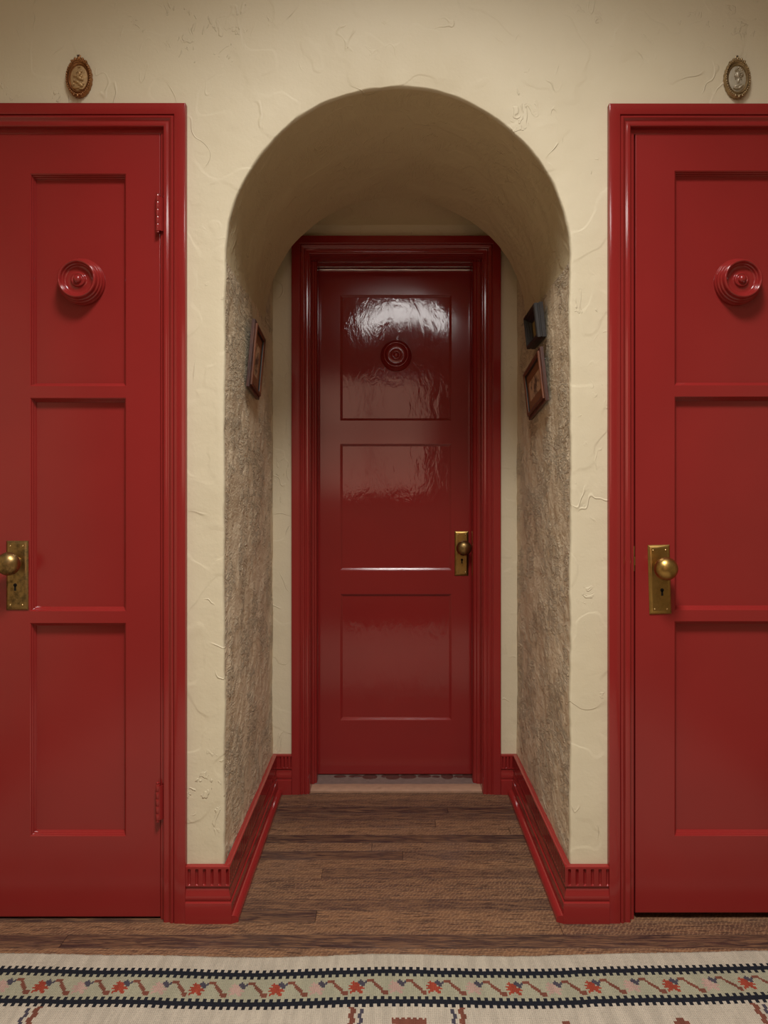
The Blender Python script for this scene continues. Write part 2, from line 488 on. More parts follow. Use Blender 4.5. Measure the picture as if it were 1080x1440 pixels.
# rest of the room behind the camera
REAR = -3.6
bm = bmesh.new(); quad(bm, (-3.2, REAR, ZTOP), (RX, REAR, ZTOP), (RX, 0, ZTOP), (-3.2, 0, ZTOP))
tag(obj('ceiling_room', bm, M['ceiling_white']), 'flat cream ceiling of the hall', 'ceiling', 'structure')
WX0, WX1, WZ0, WZ1 = -.80, .38, 1.12, 2.28
for nm, segs in (('wall_room_left', [((-RX, -2.3), (-RX, 0), 0, ZTOP), ((-3.2, -2.3), (-RX, -2.3), 0, ZTOP), ((-3.2, REAR), (-3.2, -2.3), 0, ZTOP)]),
                 ('wall_room_right', [((RX, 0), (RX, REAR), 0, ZTOP)]),
                 ('wall_room_rear', [((RX, REAR), (WX1, REAR), 0, ZTOP), ((WX0, REAR), (-3.2, REAR), 0, ZTOP), ((WX1, REAR), (WX0, REAR), 0, WZ0), ((WX1, REAR), (WX0, REAR), WZ1, ZTOP)])):
    bm = bmesh.new()
    for a, b, z0, z1 in segs: quad(bm, (*a, z0), (*b, z0), (*b, z1), (*a, z1))
    tag(obj(nm, bm, M['plaster' if nm == 'wall_room_left' else 'plaster_hall']), 'cream plaster wall of the hall behind the viewer', 'wall', 'structure')

# ------------------------------------------------------------------ casings
CAS = [(0,0),(0,.0180),(.0006,.0194),(.002,.020),(.0275,.020),(.0290,.0194),(.0296,.0175),(.0298,.0130),(.0303,.0130),(.0306,.0145),(.0316,.0168),(.0332,.0183),
       (.0352,.0192),(.0372,.0190),(.0392,.0178),(.0412,.0158),(.0432,.0140),(.0455,.0131),(.0478,.0136),(.0500,.0146),(.0540,.0150),(.0570,.0147),(.0584,.0136),(.059,.0115),(.059,-.004)]
def ushape(bm, x0, x1, zt, prof, y0, sc=1.0, zb=0.0, ground=True):
    """inverted U moulding: u inward from outer edge, n toward the viewer from y0"""
    rows = []
    for u, n in prof:
        u *= sc; y = y0 - n
        n1 = 60; r = []
        for k in range(n1): r.append((x0+u, y, lerp(zb, zt-u, k/n1)))
        for k in range(13): r.append((lerp(x0+u, x1-u, k/12), y, zt-u))
        for k in range(n1-1, -1, -1): r.append((x1-u, y, lerp(zb, zt-u, k/n1)))
        rows.append(r)
    grid(bm, rows); recalc(bm)
def casing(name, x0, x1, zt, y0, sc, label, jamb_u, jamb_prof):
    t = thing(name, ((x0+x1)/2, y0, 0)); off = Vector((-(x0+x1)/2, -y0, 0))
    def put(nm, bm, mat, **k):
        bmesh.ops.translate(bm, vec=off, verts=bm.verts); return obj(nm, bm, mat, t, **k)
    bm = bmesh.new(); ushape(bm, x0, x1, zt, CAS, y0, sc)
    put('casing', bm, M['red_trim'], auto=28)
    bm = bmesh.new(); ushape(bm, x0, x1, zt, jamb_prof, y0)
    put('jamb', bm, M['red_trim'], auto=28)
    tag(t, label, 'door frame', 'structure')
    return t, put
d1R = X(225.3, DD); d1L = X(-12, DD); d1T = Z(187.5, DD); d1B = Z(1289.5, DD)
c1R = X(260.5, DC); c1T = Z(144.3, DC); W1 = .058
c1L = d1L - .004 - .008 - W1
g = .0011
j0 = W1 - .006
t1, put1 = casing('trim_1', c1L, c1R, c1T, 0, W1/.059, 'red moulded frame around the left door',
       W1, [(j0, -.0005), (c1R-d1R-g-.0012, -.0005), (c1R-d1R-g, -.0018), (c1R-d1R-g, -.040), (c1R-d1R+.010, -.040), (c1R-d1R+.010, -.11)])
d2L = X(893.6, DD); d2R = X(1172, DD); d2T = Z(186.8, DD); d2B = Z(1283.8, DD)
c2L = X(857, DC); c2T = Z(145.0, DC); W2 = .0565
c2R = d2R + .004 + .008 + W2
j0 = W2 - .006
w = d2L - c2L
t2, put2 = casing('trim_2', c2L, c2R, c2T, 0, W2/.059, 'red moulded frame around the right door',
       W2, [(j0, -.0005), (w-.0052, -.0005), (w-.0040, -.0018), (w-.0040, -.040), (w+.010, -.040), (w+.010, -.11)])
# back casing
YBF = BW
bxl = X(409.8, CD+BW-.02); bxr = X(704.6, CD+BW-.02); bzt = Z(331, CD+BW-.02)
bdL = X(443.5, CD+BD); bdR = X(669.8, CD+BD); bdT = Z(378.2, CD+BD); bdB = Z(1089.5, CD+BD)
WB = .0655
CASB = [(0,0),(0,.018),(.0018,.020),(.0275,.020),(.0283,.0195),(.0289,.0170),(.0300,.0165),(.0325,.0170),(.0345,.0195),(.0360,.0200),(.0378,.0192),(.040,.0165),(.043,.0145),(.046,.0140),
        (.0475,.0150),(.0490,.0175),(.0510,.0185),(.0530,.0178),(.0545,.0160),(.0550,.0140),(.0600,.0135),(.0635,.0150),(.0650,.0140),(.0655,.010),(.0655,-.004)]
t3 = thing('trim_3', ((bxl+bxr)/2, YBF, 0)); off3 = Vector((-(bxl+bxr)/2, -YBF, 0))
def put3(nm, bm, mat, **k):
    bmesh.ops.translate(bm, vec=off3, verts=bm.verts); return obj(nm, bm, mat, t3, **k)
tag(t3, 'red moulded frame around the back door at the end of the passage', 'door frame', 'structure')
bm = bmesh.new(); ushape(bm, bxl, bxr, bzt, CASB, YBF); put3('casing', bm, M['red_trim'], auto=28)
# jamb: reveal back to the stop moulding, then to the door
us = bdL - bxl     # left offset to door edge
bm = bmesh.new()
jp = [(WB-.004,-.0005), (WB+.0015,-.0005), (WB+.0015,-.074), (WB+.004,-.076), (WB+.0075,-.077), (WB+.0090,-.079), (WB+.0105,-.083), (WB+.0150,-.085), (WB+.0170,-.089), (WB+.0180,-.092),
      (WB+.0185,-.130), (us-.001,-.130), (us-.001,-.165), (us+.012,-.166), (us+.012,-.23)]
jp = [(u, n) for u, n in jp]
ushape(bm, bxl, bxl+ (bdR-bdL) + 2*us, bzt, jp, YBF) if False else None
rows_ = []
uR = bxr - bdR; uT = bzt - bdT
def js(u, tot): return u if u <= WB+.002 else WB+.002 + (u-WB-.002)*(tot-WB-.002)/(us-WB-.002)
for u, n in jp:
    y = YBF - n; a = bxl+js(u, us); b = bxr-js(u, uR); c = bzt-js(u, uT)
    rows_.append([(a, y, c*k/30) for k in range(30)] + [(lerp(a, b, k/12), y, c) for k in range(13)] + [(b, y, c*k/30) for k in range(29, -1, -1)])
grid(bm, rows_); recalc(bm)
put3('jamb', bm, M['red_trim'], auto=28)
bm = bmesh.new()
nx = 40
rr_ = []
yS = BD - .006
for j, (dz, dy) in enumerate(((.0000, .004), (-.0004, .0005), (-.0015, -.0022), (-.003, -.0036), (-.0045, -.0040), (-.006, -.0036), (-.0075, -.0022), (-.0086, .0005), (-.0088, .005))):
    rr_.append([(lerp(bdL+.002, bdR-.001, k/nx), yS + dy, bdT + dz + jit(k*.3, 1, 2, .0009, 1) - (.001 if j > 2 else -.0)*k/nx) for k in range(nx+1)])
grid(bm, rr_); recalc(bm)
tag(put3('weather_strip', bm, M['strip'], auto=20), 'grey metal strip along the top of the door')

# ------------------------------------------------------------------ doors
ROS = [(0,.0405),(.003,.0402),(.006,.0392),(.0085,.0370),(.0100,.0345),(.0106,.0315),(.0110,.0300),(.0120,.0296),(.0135,.0302),(.0152,.0312),(.0168,.0306),(.0182,.0288),(.0188,.0268),(.0192,.0255),(.0205,.0248),
       (.0300,.0246),(.0340,.0249),(.0362,.0262),(.0374,.0284),(.0380,.0306),(.0390,.0316),(.0402,.0322),(.0412,.0340),(.0418,.0372),(.0428,.0398),(.0444,.0412),(.0462,.0416),(.0480,.0408),(.0494,.0388),(.0502,.0355),
       (.0506,.0315),(.0512,.0292),(.0530,.0285),(.0542,.0268),(.0547,.0235),(.0550,.0205),(.0562,.0198),(.0575,.0185),(.0582,.0160),(.0584,.0115),(.0590,.0102),(.0602,.0092),(.0608,.0070),(.0609,0)]
KNOB = [(0,.0705),(.004,.0702),(.010,.0690),(.016,.0664),(.0215,.0624),(.0255,.0575),(.0280,.0520),(.0288,.0470),(.0282,.0425),(.0262,.0380),(.0225,.0342),(.0175,.0316),(.0135,.0303),(.0118,.0292),(.0108,.0270),(.0104,.0200),(.0112,.0150),(.0135,.0120),(.0150,.0100),(.0155,.0060),(.0155,.0035)]
MOLD = [(0,0),(.0004,.0004),(.0026,.0019),(.0030,.0060),(.0033,.0064),(.0055,.0080),(.0059,.0120),(.0062,.0124),(.0086,.0141),(.0090,.0172),(.0108,.0185)]  # (inward, depth)
def door(name, xa, xb, zb, zt, yf, cols, rowsz, mat, label, ros, mold_d=1.0, mat_panel=None, th=.036):
    """frame with one column of panels, each (x0,x1,z0,z1)"""
    root = thing(name, ((xa+xb)/2, yf, zb)); off = Vector((-(xa+xb)/2, -yf, -zb))
    tag(root, label, 'door', 'structure')
    def put(nm, bm, m, parent=root, **k):
        if parent is root: bmesh.ops.translate(bm, vec=off, verts=bm.verts)
        return obj(nm, bm, m, parent, **k)
    x0, x1 = cols
    b = .0018
    bm = bmesh.new()
    # face of stiles and rails as a grid with holes, rounded arris to the outside
    xs = [xa+b, x0, x1, xb-b]; zs = [zb+b]
    for (p0, p1) in rowsz: zs += [p0, p1]
    zs += [zt-b]
    def sub(v):
        out = []
        for a_, b_ in zip(v[:-1], v[1:]):
            n = max(1, int((b_-a_)/.05)); out += [lerp(a_, b_, k/n) for k in range(n)]
        return out + [v[-1]]
    XS, ZSS = sub(xs), sub(zs)
    vg = {}
    def V(i, j):
        if (i, j) not in vg: vg[i, j] = bm.verts.new((XS[i], yf, ZSS[j]))
        return vg[i, j]
    for i in range(len(XS)-1):
        for j in range(len(ZSS)-1):
            mx = (XS[i]+XS[i+1])/2; mz = (ZSS[j]+ZSS[j+1])/2
            if x0 < mx < x1 and any(p0 < mz < p1 for p0, p1 in rowsz): continue
            bm.faces.new([V(i,j), V(i+1,j), V(i+1,j+1), V(i,j+1)])
    rim = lambda e, y: [(xa+e, y, zb+e), (xb-e, y, zb+e), (xb-e, y, zt-e), (xa+e, y, zt-e)]
    grid(bm, [rim(b, yf), rim(b*.3, yf+b*.3), rim(0, yf+b), rim(0, yf+th)], True)
    quad(bm, *rim(0, yf+th))
    bmesh.ops.remove_doubles(bm, verts=bm.verts, dist=1e-6); recalc(bm)
    put('door_leaf', bm, mat, auto=15)
    for p0, p1 in rowsz:
        bm = bmesh.new()
        grid(bm, [[(x0+u, yf+d*mold_d, p0+u), (x1-u, yf+d*mold_d, p0+u), (x1-u, yf+d*mold_d, p1-u), (x0+u, yf+d*mold_d, p1-u)] for u, d in MOLD], True)
        recalc(bm); put('panel_moulding', bm, M['red_trim'], auto=20)
        bm = bmesh.new(); yy = yf + .0178*mold_d
        n1, n2 = 6, 16
        grid(bm, [[(lerp(x0+.006, x1-.006, k/n1), yy, lerp(p0+.006, p1-.006, j/n2)) for k in range(n1+1)] for j in range(n2+1)]); recalc(bm)
        put('panel', bm, mat_panel or mat)
    bm = bmesh.new(); lathe(bm, ROS, ros[0], yf + .0178*mold_d, ros[1], 96); recalc(bm)
    tag(put('rosette', bm, M['red_trim'], auto=60), 'round turned boss painted red')
    return root, put, off
def lockset(put, root, yf, cx, cz, w, h, kn, key, rot, mats, broken=False):
    mp, mk = mats
    c = Vector((cx, yf, cz))
    bm = bmesh.new()
    def rect(e, n): return [(-w/2+e, -n, -h/2+e), (w/2-e, -n, -h/2+e), (w/2-e, -n, h/2-e), (-w/2+e, -n, h/2-e)]
    rr = [rect(0, 0), rect(0, .0016), rect(.0006, .0022), rect(.0075, .0056), rect(.0085, .0058)]
    grid(bm, rr, True); 
    # field with keyhole opening left dark: inset polygon
    quad(bm, *rect(.0085, .0058))
    recalc(bm)
    R = Matrix.Rotation(rot, 4, 'Y')
    def place(b_, o3=(0,0,0)):
        bmesh.ops.transform(b_, matrix=Matrix.Translation(c) @ R @ Matrix.Translation(o3), verts=b_.verts)
    place(bm); plate = put('lock_plate', bm, mp, auto=25)
    tag(plate, 'aged brass lock plate')
    inv = Vector((0,0,0))
    def sub(nm, b_, m, lab=None, o3=(0,0,0)):
        place(b_, o3); bmesh.ops.translate(b_, vec=put_off, verts=b_.verts)
        o = obj(nm, b_, m, plate, auto=45)
        if lab: tag(o, lab)
        return o
    put_off = OFFS[root.name]
    for sx in (-1, 1):
        for sz in (-1, 1):
            b_ = bmesh.new(); blob(b_, (0, 0, 0), (.0024, .0016, .0024), 12)
            sub('screw', b_, M['screw'], None, (sx*(w/2-.0125), -.0062, sz*(h/2-.0135)))
    b_ = bmesh.new()
    lathe(b_, [(0,.0003),(.0048,.0003),(.0048,0)], 0, 0, 0, 20)
    grid(b_, [[(-.0019,-.0003,0), (.0019,-.0003,0)], [(-.0030,-.0003,-.0145), (.0030,-.0003,-.0145)]])
    bm2 = b_; recalc(b_)
    sub('keyhole', b_, M['black'], 'dark keyhole', (key[0]-cx, -.0058, key[1]-cz))
    b_ = bmesh.new(); lathe(b_, [(r*1.03, n) for r, n in KNOB], 0, 0, 0, 48); recalc(b_)
    sub('knob', b_, mk, 'round brass door knob', (kn[0]-cx, 0, kn[1]-cz))
OFFS = {}
# left door
r1z = [(Z(1176, DD), Z(876, DD)), (Z(859.5, DD), Z(559.5, DD)), (Z(543, DD), Z(244, DD))]
root, put, off = door('door_1', d1L, d1R, d1B, d1T, .002, (X(42, DD), X(177.3, DD)), r1z, M['red'], 'left red panelled door with brass knob on its left side and two hinges', (X(115.5, D1+.018), Z(397, D1+.018)))
OFFS[root.name] = off
lockset(put, root, .002, X(24.8, DD), Z(809, DD), .0568, .1788, (X(24.2, DD), Z(790.8, DD)), (X(22.8, DD), Z(822.5, DD)), 0, (M['brass_worn'], M['brass_worn']))
def hinge(zc, top):
    bm = bmesh.new()
    hx = d1R - .0015; hy = -.0105; H = .0945; z0 = zc - H/2; r = .0052
    # leaf folded from the barrel back to the gap
    segs = 5
    for k in range(segs):
        a = z0 + H*k/segs + .0004; b_ = z0 + H*(k+1)/segs - .0004
        lathe(bm, [(0, 0), (r*.92, 0), (r, .0008), (r, b_-a-.0008), (r*.92, b_-a), (0, b_-a)], X(221.8, D1-.0105), hy, a, 20, axis='z')
    recalc(bm)
    h = put('hinge', bm, M['red_trim'], auto=40)
    tag(h, 'red painted hinge')
    bx_ = X(221.8, D1-.0105)
    bm = bmesh.new()
    lathe(bm, [(0,.0048),(.003,.0044),(.0046,.0028),(.0042,.0012),(.0034,0),(.0034,-.002)], bx_, hy, z0+H, 18, axis='z')
    lathe(bm, [(0,-.0048),(.003,-.0044),(.0046,-.0028),(.0042,-.0012),(.0034,0),(.0034,.002)], bx_, hy, z0, 18, axis='z')
    recalc(bm); bmesh.ops.translate(bm, vec=off, verts=bm.verts); obj('hinge_pin', bm, M['red_trim'], h)
    bm = bmesh.new()
    a0 = (bx_+.003, hy-.003); a1 = (c1R - W1 - .0015, -.0020)
    n = Vector((a1[1]-a0[1], -(a1[0]-a0[0]))).normalized()*.0011
    pr = [(a0[0]+n.x, a0[1]+n.y), (a1[0]+n.x, a1[1]+n.y), (a1[0]-n.x, a1[1]-n.y), (a0[0]-n.x, a0[1]-n.y)]
    za, zb_ = (z0-.002, z0+H-.006)
    grid(bm, [[(x, y, za+.004) for x, y in pr], [(x, y, zb_) for x, y in pr]], True)
    vs = [bm.verts.new((x, y, za+.004)) for x, y in pr]; bm.faces.new(vs)
    vs = [bm.verts.new((x, y, zb_)) for x, y in pr]; bm.faces.new(vs)
    recalc(bm); bmesh.ops.translate(bm, vec=off, verts=bm.verts); obj('hinge_leaf', bm, M['red_trim'], h, auto=20)
hinge(Z(299.5, D1-.01), True); hinge(Z(1128, D1-.01), False)
# right door
r2z = [(Z(1175.7, DD), Z(873.5, DD)), (Z(858, DD), Z(557.5, DD)), (Z(542, DD), Z(240, DD))]
root, put, off = door('door_2', d2L, d2R, d2B, d2T, .002, (X(948.5, DD), X(1124, DD)), r2z, M['red'], 'right red panelled door with brass knob near its left edge', (X(1036.5, D1+.018), Z(397, D1+.018)))
OFFS[root.name] = off
lockset(put, root, .002, X(927.2, DD), Z(814.8, DD), .0568, .1788, (X(928.2, DD), Z(797.6, DD)), (X(929.6, DD), Z(829.5, DD)), math.radians(-1.5), (M['brass'], M['brass']))
# strike in the gap
bm = bmesh.new(); box(bm, d2L-.0044, d2L-.0026, .001, .018, Z(803, DD), Z(768, DD), .0004)
tag(put2('strike_plate', bm, M['brass_worn']), 'small brass strike plate in the gap')
bm = bmesh.new(); box(bm, d2L-.0035, d2L+.001, .0035, .014, Z(795, DD), Z(783, DD), .0006)
tag(put('latch', bm, M['brass']), 'brass latch tongue')
# back door
dB = CD+BD
r3z = [(Z(1013, dB), Z(835, dB)), (Z(802, dB), Z(624, dB)), (Z(591.5, dB), Z(414.5, dB))]
root, put, off = door('door_3', bdL, bdR, bdB+.002, bdT, BD, (X(478.3, dB), X(635.2, dB)), r3z, M['red_old'], 'red panelled door at the end of the arched passage', (X(557, dB), Z(500.3, dB)), .45, M['red_panel'])
OFFS[root.name] = off
lockset(put, root, BD, X(649, dB), Z(778.2, dB), .0540, .1745, (X(650.8, dB), Z(769.8, dB)), (X(649.4, dB), Z(787, dB)), 0, (M['brass'], M['brass_worn']))
# threshold
bm = bmesh.new()
yt0, yt1 = BW+.004, BW+.072
n = 50
xa_, xb_ = bxl+WB+.002, bxr-WB-.002
prof = [(yt0-.004, .000), (yt0-.004, .006), (yt0, .0085), (yt1-.02, .0075), (yt1, .0055), (yt1, 0)]
grid(bm, [[(lerp(xa_, xb_, k/n), y + jit(k*.21, y*9, 0, .002, 1), z + (jit(k*.3, y*20, 4, .0012, 1) if z else 0)) for k in range(n+1)] for y, z in prof]); recalc(bm)
sill = thing('trim_4', ((xa_+xb_)/2, BW, 0)); tag(sill, 'worn threshold of pale wood and pebbled stone under the back door', 'threshold', 'structure')
offS = Vector((-(xa_+xb_)/2, -BW, 0))
bmesh.ops.translate(bm, vec=offS, verts=bm.verts); obj('sill_strip', bm, M['sill'], sill)
bm = bmesh.new()
box(bm, xa_+.006, xb_-.006, yt1-.004, BD+.06, 0, .0040)
bmesh.ops.translate(bm, vec=offS, verts=bm.verts); obj('stone_bed', bm, M['stone'], sill)
bm = bmesh.new()
for px, wd, dp in ((478, 9, .5), (500, 10, .45), (520, 11, .85), (541, 5, .5), (552, 11, .95), (574, 12, .8), (597, 10, .55), (613, 6, .4), (629, 9, 1.0), (645, 7, .5), (658, 9, .7)):
    blob(bm, (X(px, CD+1.01), BD-.012 - .010*random.random(), .0035), (wd*.0028, .034*dp, .0022), 18)
bmesh.ops.translate(bm, vec=offS, verts=bm.verts); obj('pebbles', bm, M['pebble'], sill)

# ------------------------------------------------------------------ baseboards with a fluted band
BT = .144; FB0, FB1 = .093, .1415
BPL = [(0,.0), (0.022,0), (.022,.0500), (.0214,.0525), (.0196,.0540), (.0180,.0545), (.0176,.0560), (.0186,.0585), (.0192,.062), (.0188,.067), (.0170,.073), (.0148,.079), (.0135,.0845), (.0130,.0890), (.0130,.0915), (.0160,.0925), (.0165,.0935)]
BPT = [(.0165,.1410), (.0160,.1432), (.0145,.1440), (0,.1440)]
PER = .01675; FR = .0034; FZ0, FZ1 = .0985, .1355
def baseboard(name, o, dirv, nrm, length, label, phase, m0=0, m1=0):
    """o start point on wall line; dirv along; nrm out of the wall; m0/m1 = mitre growth per unit n at start/end"""
    o = Vector(o); dv = Vector(dirv); nv = Vector(nrm)
    bm = bmesh.new()
    def P(s, n, z):
        t = s/length
        ss = s - m0*n*(1-t) + m1*n*t
        return tuple(o + dv*ss + nv*n + Vector((0, 0, z)))
    ns = max(2, int(length/.02))
    rowsL = [[P(length*k/ns, n, z) for k in range(ns+1)] for n, z in BPL]
    grid(bm, rowsL)
    grid(bm, [[P(length*k/ns, n, z) for k in range(ns+1)] for n, z in BPT])
    # fluted band
    ss = [0.0]
    c = phase
    cols_ = [-1.18, -1.0, -.93, -.8, -.6, -.3, 0, .3, .6, .8, .93, 1.0, 1.18]
    while c < length + PER:
        for q in cols_:
            s = c + q*FR
            if 0 < s < length: ss.append(s)
        c += PER
    ss.append(length)
    zz = [FB0+.0005, .0960] + [FZ0 - FR*math.cos(a) for a in (0, .4, .8, 1.2)] + [FZ0, (FZ0+FZ1)/2, FZ1] + [FZ1 + FR*math.sin(a) for a in (.4, .8, 1.2, PI/2)] + [BPT[0][1]]
    zz = [BPL[-1][1], .0942] + [FZ0 - FR*math.cos(a) for a in (0, .35, .7, 1.05, 1.35)] + [FZ0, lerp(FZ0, FZ1, .5), FZ1-.001] + [FZ1 - .001 + FR*math.sin(a) for a in (.3, .6, .95, 1.25, PI/2)] + [BPT[0][1]]
    def dep(s, z):
        k = round((s-phase)/PER); ds = s - (phase + k*PER)
        cc = phase + k*PER
        if cc < FR*.2 or cc > length - FR*.2: return 0
        zc = min(max(z, FZ0), FZ1-.001)
        d = math.hypot(ds, z-zc)
        if d >= FR: return 0
        return min(.0046, math.sqrt(FR*FR-d*d)*1.4)
    grid(bm, [[P(s, .0165 - dep(s, z), z) for s in ss] for z in zz])
    # end caps
    for s in (0, length):
        pr = BPL + BPT
        vs = [bm.verts.new(P(s, n, z)) for n, z in pr]
        bm.faces.new(vs)
    bmesh.ops.remove_doubles(bm, verts=bm.verts, dist=1e-5); recalc(bm)
    ob = obj(name, bm, M['red_trim'], auto=30)
    return tag(ob, label, 'baseboard', 'structure')
fb = lambda i: None
# front pieces (wall y=0, facing -y)
baseboard('baseboard_front_left', (c1R, 0, 0), (1,0,0), (0,-1,0), XL - c1R, 'short fluted red baseboard between left door frame and arch', .0078, 0, 1)
baseboard('baseboard_front_right', (XR, 0, 0), (1,0,0), (0,-1,0), c2L - XR, 'short fluted red baseboard between arch and right door frame', .0092, 1, 0)
# passage sides
b_l = baseboard('baseboard_left', (XL-.001, 0, 0), (XLb-XL, BW, 0), (1,0,0), 1.0, 'x', .0, 0, 0) if False else None
def vdir(a, b): 
    d = (Vector(b)-Vector(a)); return d.normalized(), d.length
dv, ln = vdir((XL, 0, 0), (XLb, BW, 0))
bl = baseboard('baseboard_left', (XL, 0, 0), dv, (1, .0, 0), ln, 'fluted red baseboard along the left side of the passage', .010, 1, -1)
dv2, ln2 = vdir((XR, 0, 0), (XRb, BW, 0))
br = baseboard('baseboard_right', (XR, 0, 0), dv2, (-1, 0, 0), ln2, 'fluted red baseboard along the right side of the passage', .010, 1, -1)
baseboard('baseboard_back_left', (XLb, BW, 0), (1,0,0), (0,-1,0), bxl - XLb, 'short fluted red baseboard left of the back door frame', .0190, -1, 0)
baseboard('baseboard_back_right', (bxr, BW, 0), (1,0,0), (0,-1,0), XRb - bxr, 'short fluted red baseboard right of the back door frame', .0095, 0, -1)
def shoe(par, sgn, xs, xe, mate):
    bm = bmesh.new(); r = .0165; rows_ = []
    prof = [(0,0), (r*.98, 0), (r, .002)] + [(r*math.cos(a)*1.0, .004 + (r)*math.sin(a)) for a in [k*PI/2/8 for k in range(9)]]
    for k in range(61):
        y = lerp(-.0215, BW-.024, k/60); x = lerp(xs, xe, k/60)
        rows_.append([(x + sgn*(.0218+u), y, z) for u, z in prof])
    # chamfered front end
    rows_[0] = [(x, y + (.010*(abs(x - xs) - .0218)/r), z) for x, y, z in rows_[0]]
    vs = grid(bm, rows_, True)
    bm.faces.new(vs[0]); bm.faces.new(vs[-1][::-1]); recalc(bm)
    return obj('shoe_moulding', bm, M['red_trim'], par, auto=40)
shoe(bl, 1, XL, XLb, None); shoe(br, -1, XR, XRb, None)

# ------------------------------------------------------------------ rug
CX_, CY_ = .004, .005
edge_pts = [(-1.6, .004), (-.93, .0057), (-.62, -.001), (-.32, -.011), (.015, .002), (.285, -.006), (.6, .006), (.90, .017), (1.5, .02)]
def edge(x):
    for (a, b), (c, d) in zip(edge_pts[:-1], edge_pts[1:]):
        if a <= x <= c:
            t = (x-a)/(c-a); t = t*t*(3-2*t); return lerp(b, d, t)
    return 0
FL = ["......K...", "..R..KKK.K", ".RRRRKKKKK", "..RRRRKKK.", "RRRRRR.KK.", ".RRRRRRR..", "RRRRRRRRR.", "..RRRRR...", ".RRR.RRR..", ".R....RR.."]
SS = ["BBBB", "BBBB", "...BB", "....BB", "....BBB", ".....BBB", "......BBB", ".......BB", "........BBBB", "........BBBB", ".........BBB"]
nxr = 700; x0r = -1.40
TOPR = -.161
names = ['cream', 'sage', 'ink', 'rust', 'brown', 'pink', 'slate']; ix = {n: i for i, n in enumerate(names)}
def cell(i, j):
    x = x0r + (i+.5)*CX_
    if j < 10: return 'cream'
    if j < 17 or 31 <= j < 38:
        jj = j-10 if j < 17 else j-31
        if 2 <= jj <= 4: return 'ink'
        ph = (i + (2 if jj > 4 else 0)) % 4
        base = 'cream' if (j < 12 or j >= 36) else 'sage'
        return 'ink' if ph < 2 else base
    if j < 31:
        jj = j - 17
        u = (x + .78 - .004) % .1748 / CX_          # cells since the middle of a red flower
        u = (u + 5) % 43.7
        k = int(u)
        def art(a, col, row, main):
            if 0 <= row < len(a) and 0 <= col < len(a[row]):
                c = a[row][col]
                return {'R': main, 'K': 'slate', 'B': 'brown'}.get(c)
        r = None
        if k < 10: r = art(FL, k, jj-2, 'rust')
        elif 10 <= k < 22: r = art(SS, k-10, jj-2, None)
        elif 22 <= k < 32: r = art(FL, k-22, jj-2, 'pink')
        elif 32 <= k < 44: r = art(SS, k-32, jj-2, None)
        return r or 'sage'
    # field motifs
    for xc, s in ((-.085, 1), (.150, -1), (-.752, -1), (.775, 1)):
        st = int((x - xc)/CX_*s)
        wob = (j//3) % 2
        if st in (-1+wob, 0+wob) and j < 90: return 'brown'
        if j > 38 and st in (3+wob, 4+wob): return 'slate'
    for xc in (.035,):
        if 45 <= j < 62:
            w_ = [9, 9, 7, 8, 5, 8, 10, 8, 6][(j-45)//2]
            if abs(x-xc)/CX_ < w_ and not ((i % 3 == 0) and j == 45): return 'brown'
    for xc in (.36, .60):
        if 46 <= j < 58:
            if abs(x-xc)/CX_ < [2, 4, 6, 4, 5, 3][(j-46)//2]: return 'brown'
    return 'cream'
bm = bmesh.new()
njr = 92
vsr = []
def rz(x, y): return .0045 + .0016*mn.noise(Vector((x*5, y*4, 2))) + .0008*mn.noise(Vector((x*22, y*12, 5)))
for j in range(njr+1):
    r = []
    for i in range(nxr+1):
        x = x0r + i*CX_
        fr = random.uniform(-.0012, .0012) if j == 0 else 0
        y = TOPR + edge(x) - j*CY_ + fr + .0012*mn.noise(Vector((x*14, j*.05, 1)))
        r.append(bm.verts.new((x + .0012*mn.noise(Vector((x*9, y*30, 8))), y, rz(x, y))))
    vsr.append(r)
for j in range(njr):
    for i in range(nxr):
        f = bm.faces.new([vsr[j][i], vsr[j+1][i], vsr[j+1][i+1], vsr[j][i+1]]); f.material_index = ix[cell(i, j)]
# edge down to the floor, and the rest of the rug behind the camera
low = [bm.verts.new((v.co.x, v.co.y + .0006, .0002)) for v in vsr[0]]
for i in range(nxr): bm.faces.new([low[i], vsr[0][i], vsr[0][i+1], low[i+1]])
far = []
for i in range(0, nxr+1): far.append(bm.verts.new((vsr[-1][i].co.x, -2.4, .0045)))
for i in range(nxr): bm.faces.new([vsr[-1][i], far[i], far[i+1], vsr[-1][i+1]])
tag(obj('rug', bm, [M[n] for n in names], auto=0), 'cream flat-woven rug with black toothed stripes and a sage border of small red flowers', 'rug')

